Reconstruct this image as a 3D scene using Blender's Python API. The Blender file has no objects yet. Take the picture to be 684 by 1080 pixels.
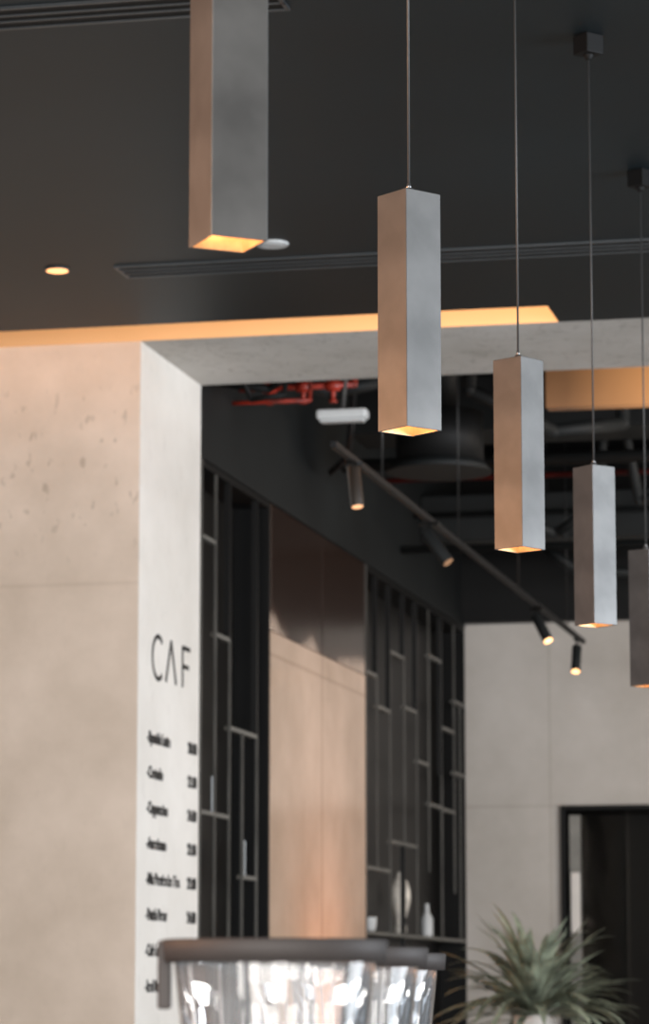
import bpy, bmesh, math, random
from mathutils import Vector, Matrix
random.seed(7)
S = bpy.context.scene
COL = S.collection
try:
    S.view_settings.view_transform = 'Standard'
except Exception: pass

# ------------------------------------------------------------ materials
def nodes(name):
    m = bpy.data.materials.new(name); m.use_nodes = True
    nt = m.node_tree; b = nt.nodes['Principled BSDF']
    return m, nt, b
def mat(name, col, rough=0.5, metal=0.0, var=0.0, scale=6.0, bump=0.0, emis=None, es=0.0, spec=0.5):
    m, nt, b = nodes(name)
    b.inputs['Roughness'].default_value = rough
    b.inputs['Metallic'].default_value = metal
    b.inputs['Specular IOR Level'].default_value = spec
    b.inputs['Base Color'].default_value = (*col, 1)
    if var > 0 or bump > 0:
        tc = nt.nodes.new('ShaderNodeTexCoord'); n = nt.nodes.new('ShaderNodeTexNoise')
        n.inputs['Scale'].default_value = scale; n.inputs['Detail'].default_value = 6
        nt.links.new(tc.outputs['Object'], n.inputs['Vector'])
        if var > 0:
            r = nt.nodes.new('ShaderNodeValToRGB')
            r.color_ramp.elements[0].position = .3; r.color_ramp.elements[1].position = .7
            r.color_ramp.elements[0].color = (*[c*(1-var) for c in col], 1)
            r.color_ramp.elements[1].color = (*[min(1, c*(1+var)) for c in col], 1)
            nt.links.new(n.outputs['Fac'], r.inputs['Fac']); nt.links.new(r.outputs['Color'], b.inputs['Base Color'])
        if bump > 0:
            bp = nt.nodes.new('ShaderNodeBump'); bp.inputs['Strength'].default_value = bump; bp.inputs['Distance'].default_value = .01
            nt.links.new(n.outputs['Fac'], bp.inputs['Height']); nt.links.new(bp.outputs['Normal'], b.inputs['Normal'])
    if emis:
        b.inputs['Emission Color'].default_value = (*emis, 1); b.inputs['Emission Strength'].default_value = es
    return m
def emis_ramp(m, axis, stops):
    nt = m.node_tree; b = nt.nodes['Principled BSDF']; N = nt.nodes.new; L = nt.links.new
    tc = N('ShaderNodeTexCoord'); s = N('ShaderNodeSeparateXYZ'); L(tc.outputs['Object'], s.inputs[0])
    mr = N('ShaderNodeMapRange'); mr.inputs[1].default_value = stops[0][0]; mr.inputs[2].default_value = stops[-1][0]
    mr.inputs[3].default_value = stops[0][1]; mr.inputs[4].default_value = stops[-1][1]
    L(s.outputs[axis], mr.inputs[0]); L(mr.outputs[0], b.inputs['Emission Strength'])
def plaster(name, col, joints=(), vjoints=(), vaxis='Y', pits=0.0, jw=0.008, var=.10, rough=.75, spec=.25, jf=.35, veins=0, band=None, nscale=1.1, metal=0, bump=.15, pale=None):
    m, nt, b = nodes(name); L = nt.links.new; N = nt.nodes.new
    b.inputs['Roughness'].default_value = rough; b.inputs['Specular IOR Level'].default_value = spec; b.inputs['Metallic'].default_value = metal
    tc = N('ShaderNodeTexCoord')
    n1 = N('ShaderNodeTexNoise'); n1.inputs['Scale'].default_value = nscale; n1.inputs['Detail'].default_value = 9; n1.inputs['Roughness'].default_value = .62
    L(tc.outputs['Object'], n1.inputs['Vector'])
    r = N('ShaderNodeValToRGB'); r.color_ramp.elements[0].position = .33; r.color_ramp.elements[1].position = .67
    r.color_ramp.elements[0].color = (col[0]*(1-var), col[1]*(1-var*1.1), col[2]*(1-var*1.3), 1)
    r.color_ramp.elements[1].color = (*[min(1, c*(1+var*.8)) for c in col], 1)
    L(n1.outputs['Fac'], r.inputs['Fac']); out = r.outputs['Color']
    sx = N('ShaderNodeSeparateXYZ'); L(tc.outputs['Object'], sx.inputs[0])
    def mixdark(fac, c, o, f):
        mx = N('ShaderNodeMix'); mx.data_type = 'RGBA'; mx.blend_type = 'MULTIPLY'
        sc = N('ShaderNodeMath'); sc.operation = 'MULTIPLY'; sc.inputs[1].default_value = f
        L(fac, sc.inputs[0]); L(sc.outputs[0], mx.inputs[0]); L(o, mx.inputs[6]); mx.inputs[7].default_value = (*c, 1)
        return mx.outputs[2]
    if pits:
        v = N('ShaderNodeTexNoise'); v.inputs['Scale'].default_value = 24; v.inputs['Detail'].default_value = 2
        mp = N('ShaderNodeMapping'); mp.inputs['Scale'].default_value = (1, 1, .5); mp.inputs['Rotation'].default_value = (0, .3, 0)
        L(tc.outputs['Object'], mp.inputs['Vector']); L(mp.outputs['Vector'], v.inputs['Vector'])
        lt = N('ShaderNodeMapRange'); lt.inputs[1].default_value = .62; lt.inputs[2].default_value = .69
        L(v.outputs['Fac'], lt.inputs[0]); fac = lt.outputs[0]
        if band:
            c = N('ShaderNodeMath'); c.operation = 'SUBTRACT'; c.inputs[1].default_value = band[0]; L(sx.outputs['Z'], c.inputs[0])
            a = N('ShaderNodeMath'); a.operation = 'ABSOLUTE'; L(c.outputs[0], a.inputs[0])
            mr = N('ShaderNodeMapRange'); mr.inputs[1].default_value = band[1]*.3; mr.inputs[2].default_value = band[1]; mr.inputs[3].default_value = 1; mr.inputs[4].default_value = 0.10
            L(a.outputs[0], mr.inputs[0])
            an = N('ShaderNodeMath'); an.operation = 'MULTIPLY'; L(fac, an.inputs[0]); L(mr.outputs[0], an.inputs[1]); fac = an.outputs[0]
        out = mixdark(fac, (.5, .48, .46), out, pits)
    if veins:
        wv = N('ShaderNodeTexNoise'); wv.inputs['Scale'].default_value = 3.2; wv.inputs['Detail'].default_value = 8; wv.inputs['Distortion'].default_value = 1.2
        L(tc.outputs['Object'], wv.inputs['Vector'])
        ab = N('ShaderNodeMath'); ab.operation = 'COMPARE'; ab.inputs[1].default_value = .5; ab.inputs[2].default_value = .008; L(wv.outputs['Fac'], ab.inputs[0])
        out = mixdark(ab.outputs[0], (.6, .58, .56), out, veins)
    jl = [(h, 'Z') if not isinstance(h, tuple) else (h[0], 'Z', h[1]) for h in joints] + [(h, vaxis) for h in vjoints]
    for j in jl:
        h, ax = j[0], j[1]; f = j[2] if len(j) > 2 else jf
        c = N('ShaderNodeMath'); c.operation = 'COMPARE'; c.inputs[1].default_value = h; c.inputs[2].default_value = jw
        L(sx.outputs[ax], c.inputs[0]); out = mixdark(c.outputs[0], (.6, .55, .5), out, f)
    L(out, b.inputs['Base Color'])
    bp = N('ShaderNodeBump'); bp.inputs['Strength'].default_value = bump; bp.inputs['Distance'].default_value = .01
    L(n1.outputs['Fac'], bp.inputs['Height']); L(bp.outputs['Normal'], b.inputs['Normal'])
    return m
def shade_fade(name, dark, pale, z0, z1):
    """panel colour with overhead shadow painted in, fading to pale near its lower edge"""
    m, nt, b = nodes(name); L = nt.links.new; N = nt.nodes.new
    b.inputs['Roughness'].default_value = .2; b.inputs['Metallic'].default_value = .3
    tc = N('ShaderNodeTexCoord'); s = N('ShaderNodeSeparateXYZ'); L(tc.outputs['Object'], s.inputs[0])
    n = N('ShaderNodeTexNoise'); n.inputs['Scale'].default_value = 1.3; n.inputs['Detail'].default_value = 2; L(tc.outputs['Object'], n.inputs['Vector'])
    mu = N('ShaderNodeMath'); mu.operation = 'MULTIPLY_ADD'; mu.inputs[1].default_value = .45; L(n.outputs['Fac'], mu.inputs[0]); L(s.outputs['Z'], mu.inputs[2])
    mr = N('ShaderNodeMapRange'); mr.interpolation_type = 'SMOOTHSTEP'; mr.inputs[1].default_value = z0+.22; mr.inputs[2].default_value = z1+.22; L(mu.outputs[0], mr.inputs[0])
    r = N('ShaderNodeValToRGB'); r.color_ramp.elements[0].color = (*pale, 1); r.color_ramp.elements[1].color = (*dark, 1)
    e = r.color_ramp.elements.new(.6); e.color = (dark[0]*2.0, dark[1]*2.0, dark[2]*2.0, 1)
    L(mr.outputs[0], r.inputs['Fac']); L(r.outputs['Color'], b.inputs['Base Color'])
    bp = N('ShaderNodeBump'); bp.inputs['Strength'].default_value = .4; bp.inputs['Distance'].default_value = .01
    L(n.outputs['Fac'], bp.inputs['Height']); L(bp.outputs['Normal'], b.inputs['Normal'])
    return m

M_front = plaster('beige_plaster', (.65, .525, .43), joints=((3.13, .2),), jf=.22, pits=.5, band=(3.62, .45), var=.19)
M_menu = plaster('lit_plaster', (.70, .665, .62), pits=.12, var=.10, jw=.004)  # whiter colour paints in the stronger light on the return
M_soffit = plaster('soffit_plaster', (.52, .50, .475), pits=.4, var=.16, veins=.4)
M_panel = plaster('pink_plaster', (.64, .47, .36), joints=((3.08, .45),), vjoints=(15.5,), var=.30, rough=.18, spec=1.0, jf=1.0, nscale=.7, metal=.15, bump=.9, jw=.010)
M_end = plaster('end_plaster', (.44, .41, .38), joints=(2.66, 1.5), vjoints=(-2.9,), vaxis='X', var=.16, jf=.3)
M_ceil = mat('charcoal_ceiling', (.0058, .0110, .0138), .5, var=.7, scale=.28, bump=.03, spec=.26)
M_black = mat('matte_black', (.004, .004, .004), .6, var=.2, scale=4, spec=.2)
M_gloss = mat('black_backing', (.005, .0045, .004), .4, var=.3, scale=3, spec=.3)
M_dark = mat('dark_grey_paint', (.0078, .0092, .0096), .6, var=.3, scale=1.5, spec=.25)
M_plenum = mat('plenum_black', (.004, .004, .005), .8, var=.3, scale=2, spec=.1)
M_shadepanel = shade_fade('shaded_panel', (.034, .020, .015), (.54, .41, .32), 3.14, 3.30)  # shadow of the bulkhead above, painted into the panel colour
M_floor = mat('floor_concrete', (.25, .23, .21), .4, var=.15, scale=2, bump=.05)
M_barmetal = mat('grey_bar_metal', (.075, .072, .065), .45, .3, var=.35, scale=3)
M_barlight = mat('pale_bar_metal', (.16, .155, .14), .45, .3, var=.15, scale=8)
M_barblack = mat('black_bar_metal', (.006, .006, .006), .4, .0, var=.1, scale=8, spec=.3)
M_track = mat('track_black', (.005, .005, .0055), .55, .0, var=.1, scale=8, spec=.25)
M_spotbronze = mat('dark_bronze_spot', (.035, .026, .020), .4, .3, var=.1, scale=8)
M_pend = mat('brushed_pendant_metal', (.088, .087, .085), .40, .42, var=.30, scale=8, bump=.10)
M_gold = mat('warm_reflector', (.7, .42, .2), .35, .6, var=.25, scale=40, emis=(1, .42, .14), es=.8)
emis_ramp(M_gold, 'Z', [(.002, .08), (.020, .75)])
M_bulb = mat('warm_lamp', (1, .8, .5), .4, emis=(1, .68, .34), es=6)
M_cable = mat('black_cable', (.05, .05, .05), .5, .2, var=.1, scale=40)
M_cap = mat('nickel_cap', (.25, .25, .25), .3, .8, var=.1, scale=40)
M_rod = mat('dark_rod', (.02, .02, .02), .4, .5, var=.1, scale=40)
M_cove = mat('cove_glow', (.26, .16, .09), .6, var=.1, scale=3, emis=(1, .47, .17), es=.62)
emis_ramp(M_cove, 'X', [(-3.4, .06), (0, 1.25)])
M_strip = mat('led_strip', (1, .7, .4), .4, emis=(1, .45, .16), es=8)
M_slot = mat('slot_aluminium', (.055, .060, .064), .4, .5, var=.1, scale=10)
M_red = mat('red_pipe', (.30, .025, .012), .4, var=.6, scale=12)
M_dimred = mat('dim_red_pipe', (.09, .009, .007), .4, var=.5, scale=5)
M_white = mat('white_plastic', (.50, .51, .51), .4, var=.03, scale=10)
M_copper = mat('copper_painted_glow', (.30, .14, .06), .4, .2, var=.3, scale=1.5, emis=(1, .44, .15), es=.16)
emis_ramp(M_copper, 'X', [(0.1, .02), (.75, .70)])  # warm light on the copper painted in as emission, brightening along its length
M_ink = mat('black_ink', (.012, .012, .013), .5, var=.1, scale=20)
M_spotglow = mat('spot_glow', (1, .7, .4), .4, emis=(1, .5, .2), es=3.5)
M_downglow = mat('downlight_glow', (1, .6, .3), .4, emis=(1, .42, .15), es=2.0)
M_dimglow = mat('dim_glow', (1, .7, .4), .4, emis=(1, .42, .18), es=1.0)
M_faint = mat('faint_glow', (.3, .18, .1), .4, emis=(1, .42, .18), es=.15)
M_lid = mat('brown_grey_lid', (.040, .034, .032), .6, var=.1, scale=20, spec=.3)
M_leaf = mat('leaf_green', (.20, .225, .165), .45, var=.7, scale=9)
M_pot = mat('pale_pot', (.62, .58, .54), .6, var=.08, scale=5)
M_wood = mat('dark_walnut', (.02, .014, .010), .4, var=.3, scale=5)
M_brown = mat('brown_black_wood', (.007, .0055, .005), .5, var=.3, scale=5, spec=.25)
M_ceramic = mat('pale_ceramic', (.62, .57, .50), .5, var=.35, scale=25)

def glassy(name, tint=(.92, .94, .95), white=.12, ior=1.5, gl=1.0, gc=(1, 1, 1), bump=.1):
    m, nt, b = nodes(name); nt.nodes.remove(b); N = nt.nodes.new; L = nt.links.new
    t = N('ShaderNodeBsdfTransparent'); t.inputs[0].default_value = (*tint, 1)
    g = N('ShaderNodeBsdfGlossy'); g.inputs['Roughness'].default_value = .04; g.inputs[0].default_value = (gl*gc[0], gl*gc[1], gl*gc[2], 1)
    d = N('ShaderNodeBsdfDiffuse'); d.inputs[0].default_value = (.85, .86, .87, 1)
    tc = N('ShaderNodeTexCoord'); nz = N('ShaderNodeTexNoise'); nz.inputs['Scale'].default_value = 12
    L(tc.outputs['Object'], nz.inputs['Vector'])
    bp = N('ShaderNodeBump'); bp.inputs['Strength'].default_value = bump; bp.inputs['Distance'].default_value = .01
    L(nz.outputs['Fac'], bp.inputs['Height']); L(bp.outputs['Normal'], g.inputs['Normal'])
    mm = N('ShaderNodeMath'); mm.operation = 'MULTIPLY'; mm.inputs[1].default_value = white*2; L(nz.outputs['Fac'], mm.inputs[0])
    m1 = N('ShaderNodeMixShader'); L(mm.outputs[0], m1.inputs[0]); L(t.outputs[0], m1.inputs[1]); L(d.outputs[0], m1.inputs[2])
    f = N('ShaderNodeFresnel'); f.inputs[0].default_value = ior
    m2 = N('ShaderNodeMixShader'); L(f.outputs[0], m2.inputs[0]); L(m1.outputs[0], m2.inputs[1]); L(g.outputs[0], m2.inputs[2])
    L(m2.outputs[0], nt.nodes['Material Output'].inputs[0])
    return m
M_jar = glassy('clear_jar', tint=(1, 1, 1), white=.09, ior=1.42, bump=.10)
M_rib = glassy('jar_rib', tint=(.97, .97, .98), white=.5, ior=1.5)
M_glass = glassy('door_glass', (.85, .83, .80), .001, gl=.12, gc=(1, .9, .8))

# ------------------------------------------------------------ helpers
def addbox(bm, x0, x1, y0, y1, z0, z1, mi=0):
    vs = [bm.verts.new(p) for p in ((x0,y0,z0),(x1,y0,z0),(x1,y1,z0),(x0,y1,z0),(x0,y0,z1),(x1,y0,z1),(x1,y1,z1),(x0,y1,z1))]
    fs = []
    for idx in ((3,2,1,0),(4,5,6,7),(0,1,5,4),(1,2,6,5),(2,3,7,6),(3,0,4,7)):
        f = bm.faces.new([vs[i] for i in idx]); f.material_index = mi; fs.append(f)
    return fs
def cyl(bm, p0, p1, r0, r1=None, seg=16, caps=True):
    if r1 is None: r1 = r0
    p0 = Vector(p0); p1 = Vector(p1); d = (p1-p0).normalized()
    a = d.orthogonal().normalized(); b = d.cross(a)
    A = [bm.verts.new(p0+(a*math.cos(t)+b*math.sin(t))*r0) for t in [2*math.pi*i/seg for i in range(seg)]]
    B = [bm.verts.new(p1+(a*math.cos(t)+b*math.sin(t))*r1) for t in [2*math.pi*i/seg for i in range(seg)]]
    for i in range(seg):
        f = bm.faces.new((A[i], A[(i+1)%seg], B[(i+1)%seg], B[i])); f.smooth = True
    if caps:
        bm.faces.new(A[::-1]); bm.faces.new(B)
def obj(name, bm, mats, loc=(0,0,0), parent=None, bevel=0, rot=None, **props):
    bmesh.ops.recalc_face_normals(bm, faces=bm.faces[:])
    me = bpy.data.meshes.new(name); bm.to_mesh(me); bm.free()
    for m in (mats if isinstance(mats, (list, tuple)) else [mats]): me.materials.append(m)
    o = bpy.data.objects.new(name, me); COL.objects.link(o); o.location = loc
    if rot: o.rotation_euler = rot
    if parent: o.parent = parent
    if bevel:
        md = o.modifiers.new('bevel', 'BEVEL'); md.width = bevel; md.segments = 2; md.limit_method = 'ANGLE'
    for k, v in props.items(): o[k] = v
    return o
def empty(name, loc, rotz=0, **props):
    o = bpy.data.objects.new(name, None); o.empty_display_size = .1; COL.objects.link(o); o.location = loc; o.rotation_euler = (0, 0, rotz)
    for k, v in props.items(): o[k] = v
    return o
def boxobj(name, b, m, bevel=0, parent=None, loc=(0,0,0), **props):
    bm = bmesh.new(); addbox(bm, *b); return obj(name, bm, m, loc, parent, bevel, **props)
def struct(name, boxes, m, label=None):
    bm = bmesh.new()
    for b in boxes: addbox(bm, *b)
    o = obj(name, bm, m); o['kind'] = 'structure'
    if label: o['label'] = label; o['category'] = name.split('_')[0]
    return o
def loft(bm, secs, seg=40, n=4.0, close=True):
    rings = []
    for z, a, b in secs:
        ring = []
        for i in range(seg):
            t = 2*math.pi*i/seg; c, s = math.cos(t), math.sin(t)
            ring.append(bm.verts.new((a*math.copysign(abs(c)**(2/n), c), b*math.copysign(abs(s)**(2/n), s), z)))
        rings.append(ring)
    for A, B in zip(rings, rings[1:]):
        for i in range(seg):
            f = bm.faces.new((A[i], A[(i+1)%seg], B[(i+1)%seg], B[i])); f.smooth = True
    if close:
        bm.faces.new(rings[0][::-1]); bm.faces.new(rings[-1])

ZC = 4.125; YW = 12.08; YB = 13.05; XW = -3.44; YE = 19.75

# ------------------------------------------------------------ shell
struct('floor', [(-9, 5, -1, 24, -.1, 0)], M_floor, 'polished grey concrete floor of the cafe')
struct('ceiling', [(-9, 5, -1, 11.78, ZC, ZC+.03), (-1.72, 5, 11.78, YW, ZC, ZC+.03),
                   (-9, -1.72, 11.75, 11.78, ZC+.03, ZC+.14), (-9, -1.69, 11.75, YW, ZC+.14, ZC+.16), (-1.72, -1.69, 11.78, YW, ZC+.03, ZC+.14)],
       M_ceil, 'charcoal painted ceiling with a recessed cove')
bm = bmesh.new(); fs = addbox(bm, -9, XW, YW, YB, 0, 4.5); fs[3].material_index = 1
o = obj('wall_front', bm, [M_front, M_menu]); o['kind'] = 'structure'; o['label'] = 'beige concrete plaster wall with its more strongly lit return painted whiter'; o['category'] = 'wall'
struct('trim_1', [(XW, 5, YW, YB, ZC, 4.9)], M_soffit, 'pale plaster beam over the opening')
struct('wall_side', [(XW-.5, XW, 14.37, 16.58, 0, 3.19), (XW-.5, XW-.19, YB, YE, 0, 3.81)], M_panel, 'glossy bronze-tan plaster wall between the lattice shelves')
struct('trim_2', [(XW-.5, XW+.0, YB, YE, 3.81, 4.9)], M_dark, 'dark grey bulkhead above the shelves')
struct('wall_back', [(XW-.5, -2.835, YE, YE+.2, 0, 3.83), (-2.835, -1.6, YE, YE+.2, 2.66, 3.83), (-1.6, 5, YE, YE+.2, 0, 3.83)], M_end, 'grey plaster wall around the doorway')
struct('trim_3', [(XW-.5, 5, YE-.12, YE+.2, 3.83, 4.9)], M_black, 'black bulkhead above the grey wall')
struct('trim_4', [(XW-.5, 5, YB, YE+.2, 4.9, 4.95)], M_plenum, 'black open plenum ceiling')
struct('wall_right', [(4.5, 4.6, YB, YE, 0, 4.9)], M_end)
struct('wall_store', [(-3.2, -1.3, 21.6, 21.7, 0, 3), (-3.2, -3.1, YE+.2, 21.6, 0, 3), (-1.3, -1.2, YE+.2, 21.6, 0, 3), (-3.2, -1.2, YE+.2, 21.7, 2.9, 3)], M_brown, 'brown-black walls of the room beyond the doorway')

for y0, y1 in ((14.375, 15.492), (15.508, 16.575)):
    boxobj('shaded_panel', (XW-.18, XW, y0, y1, 3.195, 3.805), M_shadepanel, .004, label='upper wall panel above the pink plaster with shadow painted into its colour', category='wall panel', group='shadow-painted wall panels')

# cove light
e = empty('cove_light', (-1.72, YW, ZC), label='long warm cove light recessed along the wall head', category='light')
bm = bmesh.new(); addbox(bm, -7.2, -.002, -.012, -.001, .0, .13); obj('recess_back_glow', bm, M_cove, parent=e)  # back face of the recess, its warm light painted in as emission
bm = bmesh.new(); addbox(bm, -7.2, -.01, -.29, -.26, .032, .05); obj('led_strip', bm, M_strip, parent=e)

def diffuser(x0, x1, y):
    e = empty('linear_air_diffuser', (x0, y, ZC), label='long slotted aluminium air diffuser in the dark ceiling', category='air vent', group='linear air diffusers')
    L = x1-x0
    bm = bmesh.new()
    for a, b in ((-.09, -.080), (-.029, -.022), (.022, .029), (.080, .09)):
        addbox(bm, 0, L, a, b, -.008, .0)
    addbox(bm, 0, .012, -.080, .080, -.008, 0); addbox(bm, L-.012, L, -.080, .080, -.008, 0)
    obj('frame', bm, M_slot, parent=e)
    bm = bmesh.new(); addbox(bm, .015, L-.015, -.080, .080, -.003, -.0005); obj('slot_void', bm, M_black, parent=e)
diffuser(-3.17, 3.0, 10.85)
diffuser(-4.6, -1.85, 7.85)

def downlight(x, y, lit):
    e = empty('downlight', (x, y, ZC), label='small glowing recessed downlight in the dark ceiling' if lit else 'unlit cream round downlight in the dark ceiling', category='light')
    bm = bmesh.new(); cyl(bm, (0,0,-.008), (0,0,0), .055 if not lit else .044, .06 if not lit else .046, 28)
    obj('trim_ring', bm, M_white if not lit else M_slot, parent=e)
    bm = bmesh.new(); cyl(bm, (0,0,-.011), (0,0,-.0085), .04, .04, 24); obj('lens', bm, M_downglow if lit else M_white, parent=e)
downlight(-3.385, 10.76, True)
downlight(-2.523, 10.55, False)

# ------------------------------------------------------------ pendants
def pendant(x, y, zb, ang):
    H = .433; s = .0405
    e = empty('pendant_lamp', (x, y, zb), math.radians(ang), label='square tube metal pendant lamp glowing warm at the bottom', category='pendant lamp', group='row of pendant lamps')
    bm = bmesh.new()
    t = .003
    o_ = [(-s,-s),(s,-s),(s,s),(-s,s)]; i_ = [(-s+t,-s+t),(s-t,-s+t),(s-t,s-t),(-s+t,s-t)]
    ob = [bm.verts.new((*p, 0)) for p in o_]; ot = [bm.verts.new((*p, H)) for p in o_]
    ib = [bm.verts.new((*p, 0)) for p in i_]; it = [bm.verts.new((*p, .06)) for p in i_]
    for i in range(4):
        j = (i+1) % 4
        bm.faces.new((ob[i], ob[j], ot[j], ot[i])); bm.faces.new((ob[j], ob[i], ib[i], ib[j])); bm.faces.new((ib[i], it[i], it[j], ib[j]))
    bm.faces.new(ot)
    obj('lamp_body', bm, M_pend, parent=e, bevel=.0012)
    bm = bmesh.new(); q = s-t-.0005
    rings = []
    for z, w in ((.001, q), (.05, q*.8)):
        rings.append([bm.verts.new((a*w, b*w, z)) for a, b in ((-1,-1),(1,-1),(1,1),(-1,1))])
    for i in range(4):
        j = (i+1) % 4; bm.faces.new((rings[0][i], rings[0][j], rings[1][j], rings[1][i]))
    bm.faces.new(rings[1])
    obj('reflector', bm, M_gold, parent=e)
    bm = bmesh.new(); cyl(bm, (0,0,.016), (0,0,.048), .014, .019, 20); obj('bulb', bm, M_bulb, parent=e)
    bm = bmesh.new(); cyl(bm, (0,0,H), (0,0,H+.012), .008, .008, 16); cyl(bm, (0,0,H+.012), (0,0,H+.022), .005, .003, 16)
    obj('cable_gland', bm, M_cap, parent=e)
    top = ZC-zb
    bm = bmesh.new(); cyl(bm, (0,0,H+.02), (0,0,top-.07), .0024, .0024, 8); obj('cable', bm, M_cable, parent=e)
    bm = bmesh.new(); addbox(bm, -.030, .030, -.030, .030, top-.055, top-.0); cyl(bm, (0,0,top-.070), (0,0,top-.055), .008, .016, 16)
    obj('canopy', bm, M_black, parent=e, bevel=.002)
for p in ((-1.007, 3.956, 2.486, 36.5), (-1.039, 5.403, 2.487, 50.9), (-1.073, 6.881, 2.4775, 60), (-1.0987, 8.360, 2.475, 48.6), (-1.130, 9.838, 2.45, 62)):
    pendant(*p)

# ------------------------------------------------------------ menu lettering
menu = empty('menu_lettering', (XW, 12.226, 1.45), label='black menu lettering with prices painted on the plaster return', category='lettering')
def text(body, size, y, z, name, off=0.0, align='LEFT', spacing=1.0):
    cu = bpy.data.curves.new('t', 'FONT'); cu.body = body; cu.size = size; cu.extrude = .0012; cu.offset = off; cu.align_x = align; cu.space_character = spacing
    to = bpy.data.objects.new('t', cu); COL.objects.link(to)
    dg = bpy.context.evaluated_depsgraph_get()
    me = bpy.data.meshes.new_from_object(to.evaluated_get(dg)); bpy.data.objects.remove(to)
    me.transform(Matrix(((0,0,1,0),(1,0,0,0),(0,1,0,0),(0,0,0,1))))
    me.materials.clear(); me.materials.append(M_ink)
    o = bpy.data.objects.new(name, me); COL.objects.link(o); o.parent = menu; o.location = (.0018, y-12.226, z-1.45)
    return o
def strokes(name, segs, w=.013):
    bm = bmesh.new()
    for (a, b), (c, d) in segs:
        v = Vector((c-a, d-b)); L = v.length; n = Vector((-v.y, v.x))/L*w/2
        pts = [(a+n.x, b+n.y), (a-n.x, b-n.y), (c-n.x, d-n.y), (c+n.x, d+n.y)]
        A = [bm.verts.new((.0006, y, z)) for y, z in pts]; B = [bm.verts.new((.003, y, z)) for y, z in pts]
        bm.faces.new(A[::-1]); bm.faces.new(B)
        for i in range(4): bm.faces.new((A[i], A[(i+1)%4], B[(i+1)%4], B[i]))
    obj(name, bm, M_ink, (0, 0, 2.77-1.45), menu)
H = .176
arc = [(.155+.09*math.cos(t)*1.0, .086+.088*math.sin(t)) for t in [math.radians(50+i*260/16) for i in range(17)]]
strokes('letter', list(zip(arc, arc[1:])), .019)
strokes('letter', [((.275, 0), (.355, H)), ((.355, H), (.435, 0))], .020)
strokes('letter', [((.54, 0), (.54, H)), ((.54, H-.007), (.66, H-.007)), ((.54, .09), (.64, .09))], .019)
rows = [('-Spanish Latte', '20.00'), ('-Cortado', '22.00'), ('-Cappuccino', '24.00'), ('-Americano', '22.00'), ('-Mix Berries Ice Tea', '22.00'), ('-Batch Brew', '24.00'), ('-Cafe Latte', '24.00'), ('-Iced Mocha', '26.00')]
for i, (a, b) in enumerate(rows):
    z = 2.50 - .1433*i
    text(a, .066, 12.226, z, 'menu_item', .0024, spacing=.95)
    text(b, .066, 13.01, z, 'menu_price', .0024, 'RIGHT', spacing=1.0)

# ------------------------------------------------------------ lattice shelves
def lattice(y0, y1, ups, hors, label, zb=0.0):
    e = empty('lattice_shelf', (XW, y0, 0), label=label, category='shelf')
    L = y1-y0; ZT = 3.805
    boxobj('back_panel', (-.185, -.17, .005, L-.005, zb, ZT), M_gloss, parent=e)
    bm = bmesh.new()
    addbox(bm, -.17, -.002, .0, .02, zb, ZT); addbox(bm, -.17, -.002, L-.02, L, zb, ZT); addbox(bm, -.17, -.002, .02, L-.02, ZT-.03, ZT)
    obj('frame', bm, M_black, parent=e)
    boxobj('frame_edge', (-.002, .006, .0, .012, zb, ZT), M_barmetal, parent=e)
    for u, za, zc, g in ups:
        hw = .008 if g else .012
        boxobj('upright', (-.010 if g else -.03, .0 if g else -.002, u-y0-hw, u-y0+hw, za, min(zc, ZT-.03)), (M_barblack, M_barmetal, M_barlight)[g], parent=e)
    for a, b, z in hors:
        boxobj('shelf_bar', (-.165 if (b-a) > 1.5 else -.03, -.0005, a-y0+.008, b-y0-.008, z-.009, z+.009), M_barlight, parent=e)
    return e
def U(y, g=1, za=0, zc=9): return (y, za, zc, g)
lattice(YB+.01, 14.365, [U(13.34, 1), U(13.60, 1, 0, 3.06), U(13.60, 0, 3.06), U(13.84, 1, 0, 2.666), U(14.12, 1, 0, 2.666), U(14.12, 0, 2.666)],
        [(13.06, 13.34, 3.467), (13.34, 13.6, 3.06), (13.6, 14.12, 2.666), (13.06, 13.6, 2.265), (13.84, 14.12, 2.01)],
        'black shelving screen with staggered grey metal bars beside the menu wall')
lattice(16.585, 19.73, [U(16.92, 1, 2.16, 3.22), U(16.92, 0, 3.22), U(17.29, 0, 3.056), U(17.29, 1, 1.8, 3.4), U(17.71, 0, 0, 2.33), U(17.71, 1, 2.33, 3.4), U(17.71, 0, 3.4), U(18.09, 1, 1.8, 3.12), U(18.09, 0, 3.12),
        U(18.48, 1, 2.2), U(18.9, 1, 1.8, 2.8), U(18.9, 0, 2.8), U(19.34, 1, 2.1), U(19.55, 1, 1.8, 3.3)],
        [(16.59, 16.92, 3.22), (16.92, 17.29, 3.056), (17.29, 17.71, 3.40), (18.09, 18.48, 2.836), (18.9, 19.34, 3.1), (17.29, 18.09, 2.33), (18.48, 18.9, 2.606),
        (16.59, 17.29, 2.16), (18.9, 19.34, 2.6), (19.34, 19.71, 2.85), (16.6, 19.70, 1.81), (17.71, 18.09, 3.12), (18.48, 18.9, 3.5), (19.34, 19.71, 3.3)],
        'black shelving screen with staggered grey bars beside the end wall')
def lathe(name, prof, loc, m, seg=24, **props):
    bm = bmesh.new(); rings = []
    for r, z in prof:
        rings.append([bm.verts.new((r*math.cos(2*math.pi*i/seg), r*math.sin(2*math.pi*i/seg), z)) for i in range(seg)])
    for A, B in zip(rings, rings[1:]):
        for i in range(seg):
            f = bm.faces.new((A[i], A[(i+1)%seg], B[(i+1)%seg], B[i])); f.smooth = True
    bm.faces.new(rings[0][::-1]); bm.faces.new(rings[-1])
    return obj(name, bm, m, loc, **props)
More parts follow.
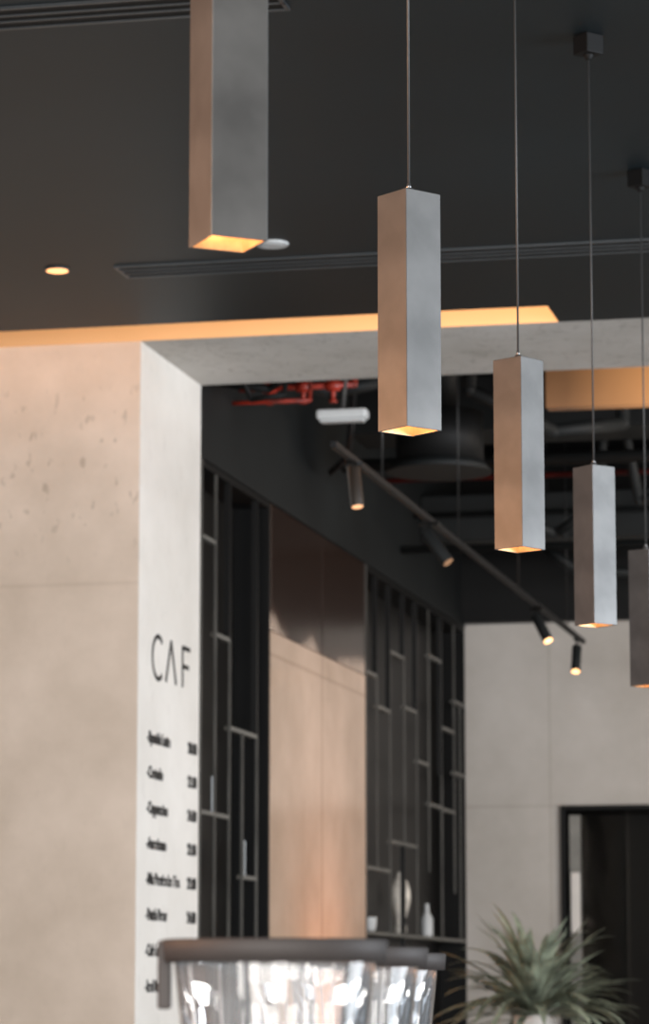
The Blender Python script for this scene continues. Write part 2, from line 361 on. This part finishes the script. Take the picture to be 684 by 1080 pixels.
lathe('ceramic_vase', [(.03,0),(.04,.03),(.03,.08),(.045,.14),(.06,.2),(.058,.26),(.045,.3),(.025,.33),(.02,.35),(.026,.36)], (XW-.08, 17.95, 1.8202), M_ceramic, label='pale mottled ceramic vase on the lattice shelf', category='vase')
lathe('glass_bottle', [(.035,0),(.037,.02),(.037,.11),(.015,.15),(.013,.19),(.016,.2)], (XW-.075, 18.76, 1.8202), M_white, label='small grey bottle on the lattice shelf', category='bottle')
lathe('ceramic_cup', [(.03,0),(.04,.02),(.045,.07),(.046,.08)], (XW-.075, 17.02, 1.8202), M_white, label='small white cup on the lattice shelf', category='cup')
for y, z in ((13.42, 2.2755), (14.02, 2.0205)):
    bm = bmesh.new(); addbox(bm, -.006, .0, -.05, .05, 0, .16)
    obj('leaning_card', bm, M_white, (XW-.035, y, z), label='pale grey card leaning on the shelf bar', category='card', group='leaning cards', rot=(0, 0, .3))

# ------------------------------------------------------------ plenum equipment
def pipe(name, pts, r, m, label, cat, **kw):
    bm = bmesh.new()
    for a, b in zip(pts, pts[1:]): cyl(bm, a, b, r, r, 12)
    for p in pts[1:-1]: bmesh.ops.create_icosphere(bm, subdivisions=2, radius=r*1.05, matrix=Matrix.Translation(p))
    o = obj(name, bm, m); o['label'] = label; o['category'] = cat
    for k, v in kw.items(): o[k] = v
    return o
sp = pipe('sprinkler_pipe', [(-3.44, 13.75, 4.24), (-2.9, 13.75, 4.24), (-2.9, 13.75, 4.9)], .014, M_red, 'red sprinkler pipe running through the open plenum', 'pipe', group='sprinkler pipes')
for x in (-3.3, -3.14, -3.0):
    bm = bmesh.new(); cyl(bm, (x-.03,13.75,4.24), (x+.03,13.75,4.24), .026, .026, 16); cyl(bm, (x,13.75,4.24), (x,13.75,4.17), .012, .008, 12); cyl(bm, (x,13.75,4.16), (x,13.75,4.17), .018, .018, 16)
    obj('valve', bm, M_red, parent=sp)
pipe('sprinkler_pipe', [(-3.44, 13.62, 4.15), (-3.08, 13.62, 4.15), (-3.08, 13.62, 4.9)], .010, M_red, 'thin red sprinkler pipe beside the bulkhead', 'pipe', group='sprinkler pipes')
pipe('sprinkler_pipe', [(-3.44, 13.95, 4.33), (-2.5, 13.95, 4.33), (-2.5, 13.95, 4.9)], .014, M_red, 'red sprinkler pipe running through the open plenum', 'pipe', group='sprinkler pipes')
pipe('sprinkler_pipe', [(-3.44, 17.0, 4.33), (4.5, 17.0, 4.33)], .015, M_dimred, 'long dim red sprinkler pipe crossing the plenum', 'pipe', group='sprinkler pipes')
G = dict(group='black conduits')
pipe('cable_conduit', [(-3.44, 13.32, 4.19), (-3.2, 13.32, 4.15), (-3.05, 13.32, 4.24), (-2.7, 13.32, 4.3), (-2.7, 13.32, 4.9)], .018, M_black, 'black conduit bent under the plenum', 'conduit', **G)
pipe('cable_conduit', [(-3.44, 14.2, 4.4), (-3.1, 14.2, 4.30), (-2.9, 14.3, 4.36), (-2.9, 14.3, 4.9)], .035, M_dark, 'thick dark conduit bent under the plenum', 'conduit', **G)
pipe('cable_conduit', [(-3.3, 13.15, 4.9), (-3.3, 13.15, 4.22), (-3.25, 13.2, 4.08), (-3.1, 13.2, 4.10), (-3.02, 13.2, 4.9)], .012, M_black, 'black conduit looping under the plenum', 'conduit', **G)
pipe('cable_conduit', [(-2.55, 14.8, 4.9), (-2.55, 14.8, 4.40), (-2.2, 15.2, 4.25), (-1.9, 15.6, 4.35), (-1.9, 15.6, 4.9)], .035, M_dark, 'thick dark flexible duct sagging in the plenum', 'conduit', **G)
pipe('cable_conduit', [(-3.44, 16.0, 4.25), (4.5, 16.0, 4.25)], .035, M_dark, 'dark conduit crossing the plenum', 'conduit', **G)
pipe('cable_conduit', [(-3.44, 17.6, 4.02), (4.5, 17.6, 4.02)], .022, M_dark, 'dark conduit crossing the plenum', 'conduit', **G)
pipe('cable_conduit', [(-3.44, 18.0, 4.28), (4.5, 18.0, 4.28)], .016, M_dark, 'dark conduit crossing the plenum', 'conduit', **G)
pipe('cable_conduit', [(-3.1, 14.75, 4.9), (-3.12, 14.75, 4.3), (-3.2, 15.0, 4.12), (-3.35, 15.3, 4.1)], .016, M_track, 'black conduit bent under the plenum', 'conduit', **G)
pipe('cable_conduit', [(-2.2, 17.3, 4.9), (-2.25, 17.3, 4.2), (-2.5, 17.35, 4.05), (-2.75, 17.3, 4.15), (-2.8, 17.3, 4.9)], .03, M_dark, 'dark flexible duct sagging in the plenum', 'conduit', **G)
pipe('cable_conduit', [(-1.55, 16.9, 4.9), (-1.55, 16.9, 4.5), (-1.7, 16.75, 4.2), (-1.95, 16.7, 4.12), (-2.1, 16.75, 4.9)], .028, M_dark, 'dark flexible duct sagging in the plenum', 'conduit', **G)
pipe('cable_conduit', [(-1.9, 18.9, 4.9), (-1.95, 18.9, 4.2), (-2.2, 18.9, 4.02), (-2.6, 18.9, 4.05), (-2.8, 18.9, 4.2), (-2.8, 18.9, 4.9)], .03, M_dark, 'dark flexible duct sagging in the plenum', 'conduit', **G)
e = empty('emergency_light', (-2.90, 13.49, 4.03), label='white plastic emergency light hung from a thin rod', category='light')
bm = bmesh.new(); addbox(bm, -.115, .115, -.04, .04, 0, .045); obj('housing', bm, M_white, parent=e, bevel=.012)
bm = bmesh.new(); addbox(bm, -.10, .10, -.03, .03, -.012, 0); obj('lens', bm, M_white, parent=e, bevel=.004)
bm = bmesh.new(); cyl(bm, (.0,0,.04), (.09,.0,.87), .008, .008, 10); obj('rod', bm, M_cap, parent=e)
e = empty('round_diffuser_drum', (-2.78, 15.25, 4.07), label='black round ventilation drum hanging in the plenum', category='air vent')
bm = bmesh.new(); cyl(bm, (0,0,.05), (0,0,.3), .22, .22, 48); obj('drum', bm, M_black, parent=e)
bm = bmesh.new(); cyl(bm, (0,0,.0), (0,0,.05), .265, .225, 48); obj('rim', bm, M_dark, parent=e)
bm = bmesh.new(); cyl(bm, (0,0,.3), (0,0,.83), .1, .1, 24); obj('neck', bm, M_black, parent=e)
for y, z, h in ((16.2, 4.45, .3), (18.2, 4.15, .28)):
    boxobj('air_duct', (-3.44, 4.5, y, y+.45, z, z+h), M_dark, .01, label='black rectangular air duct crossing the plenum', category='air duct', group='rectangular air ducts')
e = empty('copper_glow_panel', (-2.115, 14.38, 4.216), label='copper coloured panel behind the beam, its warm light painted as glow', category='light')
boxobj('painted_glow_panel', (0, 3.0, 0, .10, 0, .5), M_copper, .004, e)
for x in (.3, 2.7):
    bm = bmesh.new(); cyl(bm, (x, .05, .5), (x, .05, .68), .01); obj('hanger_rod', bm, M_black, parent=e)

# ------------------------------------------------------------ track and spots
XT = -2.52; ZT = 3.56
e = empty('lighting_track', (XT, 11.2, ZT), label='long black lighting track hung on thin rods', category='track')
bm = bmesh.new(); addbox(bm, -.013, .013, .35, 7.4, 0, .026); obj('rail', bm, M_track, parent=e, bevel=.003)
for y in (12.5, 14.3, 16.1, 17.9):
    top = ZC if y < YB else 4.9
    bm = bmesh.new(); cyl(bm, (0, y-11.2, .026), (0, y-11.2, top-ZT), .004, .004, 8); obj('hanger_rod', bm, M_rod, parent=e)
def spot(y, tilt, yaw, glow, L=.15, r=.028, m=M_dark, drop=.065):
    lit = glow is M_spotglow
    e = empty('track_spotlight', (XT, y, ZT), yaw, label='black cylindrical track spotlight, glowing warm' if lit else 'black cylindrical track spotlight with a dim warm lens', category='spotlight', group='spotlights on the track')
    bm = bmesh.new(); addbox(bm, -.012, .012, -.05, .05, -.014, 0); cyl(bm, (0,0,-.014), (0,0,-drop+.01), .006); obj('adapter', bm, M_black, parent=e)
    R = (tilt, 0, 0)
    bm = bmesh.new(); cyl(bm, (0,0,.02), (0,0,-L), r, r, 28); obj('spot_body', bm, m, (0,0,-drop), e, rot=R, bevel=.002)
    bm = bmesh.new(); cyl(bm, (0,0,-L-.002), (0,0,-L-.0005), r*.85, r*.85, 24); obj('lens', bm, glow, (0,0,-drop), e, rot=R)
spot(11.93, math.radians(-12), math.radians(40), M_dimglow, .145, .026, M_spotbronze, .035)
spot(13.55, math.radians(-38), math.radians(75), M_faint)
spot(16.75, math.radians(-35), math.radians(50), M_spotglow)
spot(18.3, math.radians(-25), 0, M_spotglow)

# ------------------------------------------------------------ door
e = empty('door_1', (-2.835, YE, 0), label='black framed glass door standing in the grey wall', category='door'); e['kind'] = 'structure'
bm = bmesh.new(); addbox(bm, 0, .03, -.03, .1, 0, 2.66); addbox(bm, 1.185, 1.235, -.03, .1, 0, 2.66); addbox(bm, .03, 1.185, -.03, .1, 2.63, 2.66)
obj('door_frame', bm, M_black, parent=e, bevel=.003)
bm = bmesh.new(); addbox(bm, .05, .12, .03, .07, 0.01, 2.6); addbox(bm, 1.12, 1.15, .03, .07, 0.01, 2.6)
obj('door_stile', bm, M_barlight, parent=e)
bm = bmesh.new(); addbox(bm, .12, 1.12, .045, .055, 0.01, 2.6); obj('door_glass', bm, M_glass, parent=e)
bm = bmesh.new(); addbox(bm, .06, .12, -.02, .0, 1.86, 2.24); addbox(bm, .08, .10, .0, .03, 1.9, 1.93); addbox(bm, .08, .10, .0, .03, 2.13, 2.16)
obj('door_glint', bm, M_pot, parent=e, bevel=.008)  # pale bar standing in for a bright reflection on the door glass
e = empty('tall_cabinet', (-2.3, 21.2, 0), label='tall dark wooden cabinet in the room beyond', category='cabinet')
boxobj('cabinet_body', (-.3, .8, 0, .38, 0, 2.85), M_wood, .004, e)
for x in (-.28, .0, .28):
    boxobj('cabinet_door', (x, x+.25, -.02, 0, .08, 2.8), M_brown, .004, e)

# ------------------------------------------------------------ plant
e = empty('potted_plant', (-2.42, 15.86, 0), label='spiky olive grey potted plant in a tall pale planter', category='plant')
bm = bmesh.new(); loft(bm, [(0,.13,.13),(.02,.14,.14),(1.36,.11,.11),(1.38,.11,.11),(1.38,.095,.095),(1.33,.09,.09)], n=2.0); obj('planter', bm, M_pot, parent=e)
bm = bmesh.new()
for i in range(145):
    az = i*2.39996+random.uniform(-.3, .3); el = math.radians(random.uniform(0, 80)); Ln = random.uniform(.42, .58)
    droop = random.uniform(.2, .85)
    w = random.uniform(.019, .030); p = Vector((.03*math.cos(az), .03*math.sin(az), 1.345+random.uniform(0, .10)))
    prev = None; nseg = 10; ang = el
    side = Vector((-math.sin(az), math.cos(az), 0))
    for k in range(nseg+1):
        t = k/nseg; ww = w*(.55+1.2*t)*(1-t)**.7*1.25 if t < 1 else 0.0005
        nrm = Vector((-math.cos(az)*math.sin(ang), -math.sin(az)*math.sin(ang), math.cos(ang)))
        a = bm.verts.new(p+side*ww+nrm*ww*.3); c = bm.verts.new(p); b = bm.verts.new(p-side*ww+nrm*ww*.3)
        if prev:
            for q in ((prev[0], prev[1], c, a), (prev[1], prev[2], b, c)):
                bm.faces.new(q).smooth = True
        prev = (a, c, b)
        p = p+Vector((math.cos(az)*math.cos(ang), math.sin(az)*math.cos(ang), math.sin(ang)))*Ln/nseg
        ang -= droop*2.0/nseg*(.3+t*1.4)
obj('foliage', bm, M_leaf, parent=e)

# ------------------------------------------------------------ counter and containers
e = empty('bar_counter', (-.85, 3.7, 0), label='dark walnut bar counter with a stone worktop', category='counter')
boxobj('counter_body', (-.35, .35, -1.3, 1.5, 0, 1.10), M_wood, .005, e)
boxobj('worktop', (-.4, .4, -1.35, 1.55, 1.10, 1.14), M_dark, .005, e)
def jar(X, Y, handle):
    base = 1.14; zt = 1.553; R = .118
    e = empty('clear_container', (X, Y, base), math.radians(13.4), label='round clear container with a brown-grey rim', category='container', group='row of clear containers')
    if handle: e['label'] = 'round clear container with brown-grey rim and side handle'
    T = zt-base; Z0 = .13; r0 = .078; r1 = R-.012
    bm = bmesh.new(); loft(bm, [(0,.095,.095),(.01,.1,.1),(.09,.092,.092),(.128,.076,.076)], n=2.0, seg=48); obj('base', bm, M_lid, parent=e)
    bm = bmesh.new(); rad = lambda z: r0+(r1-r0)*((z-Z0)/(T-.02-Z0))
    zs = [Z0+(T-.02-Z0)*k/8 for k in range(9)]
    rings = []
    for z in zs:
        ring = []
        for i in range(144):
            # broad, barely convex panels blending into each other
            t = 2*math.pi*i/144; r = rad(z)*(1-.006*math.cos(8*t))
            ring.append(bm.verts.new((r*math.cos(t), r*math.sin(t), z)))
        rings.append(ring)
    for A, B in zip(rings, rings[1:]):
        for i in range(144): bm.faces.new((A[i], A[(i+1)%144], B[(i+1)%144], B[i])).smooth = True
    obj('clear_body', bm, M_jar, parent=e)
    for i in range(4):
        t = math.pi*i/2+.6
        bm = bmesh.new(); cyl(bm, (r0*math.cos(t), r0*math.sin(t), Z0), (r1*math.cos(t), r1*math.sin(t), T-.025), .0013, .0013, 8); obj('rib', bm, M_rib, parent=e)
    # open ring rim, so the light falls into the container
    bm = bmesh.new(); loft(bm, [(T-.024,R-.014,R-.014),(T-.0238,R-.002,R-.002),(T-.002,R,R),(T,R-.002,R-.002),(T,R-.012,R-.012),(T-.024,R-.014,R-.014)], n=2.0, seg=72, close=False)
    obj('rim', bm, M_lid, parent=e)
    if handle:
        bm = bmesh.new(); addbox(bm, -R-.004, -R+.010, -.014, .014, T-.072, T-.001)
        obj('handle', bm, M_lid, parent=e, bevel=.003)
for x, y, h in ((-.763, 3.211, True), (-.832, 3.810, False), (-.918, 4.406, False)): jar(x, y, h)

# ------------------------------------------------------------ light
w = bpy.data.worlds.new('world'); S.world = w; w.use_nodes = True
bg = w.node_tree.nodes['Background']; bg.inputs[0].default_value = (.76, .87, 1.0, 1); bg.inputs[1].default_value = .62
def area(name, loc, target, sx, sy, power, col, spread=180):
    l = bpy.data.lights.new(name, 'AREA'); l.shape = 'RECTANGLE'; l.size = sx; l.size_y = sy; l.energy = power; l.color = col; l.spread = math.radians(spread)
    o = bpy.data.objects.new(name, l); COL.objects.link(o); o.location = loc
    o.rotation_euler = (Vector(target)-Vector(loc)).to_track_quat('-Z', 'Y').to_euler(); return o
area('window_daylight', (6.5, 8, 2.2), (-3, 13, 2.2), 7, 3.5, 1060, (.87, .93, 1))
for x in (-3.6, -1.2, 1.2, 3.6):
    area('window_daylight_rear', (x, -3, 1.95), (-3+x*.3, 12, 2.2), 1.3, 3.7, 268, (1, .955, .905))
area('warm_side_fill', (-3.9, 4.2, 2.5), (-1, 4.8, 2.65), 6.0, .4, 76, (1, .45, .18), 90)  # added fill, warms the left faces of the pendants
area('hall_light', (1.5, 16, 3.7), (-3, 17, 2.0), 2.5, 2.5, 130, (1, .88, .76))
area('panel_glow_fill', (-3.0, 15.4, .9), (-3.44, 15.5, 1.6), .9, .15, 7, (1, .38, .12), 100)  # added lamp below view for the orange glow low on the panel

# ------------------------------------------------------------ camera
cd = bpy.data.cameras.new('camera'); cam = bpy.data.objects.new('camera', cd); COL.objects.link(cam)
cd.sensor_fit = 'AUTO'; cd.sensor_width = 36; cd.lens = 110
cam.location = (0, 0, 1.5); cam.rotation_euler = (math.radians(90+8.70), 0, math.radians(12.47))
cd.dof.use_dof = True; cd.dof.focus_distance = 5.9; cd.dof.aperture_fstop = 8
cd.clip_end = 100
S.camera = cam
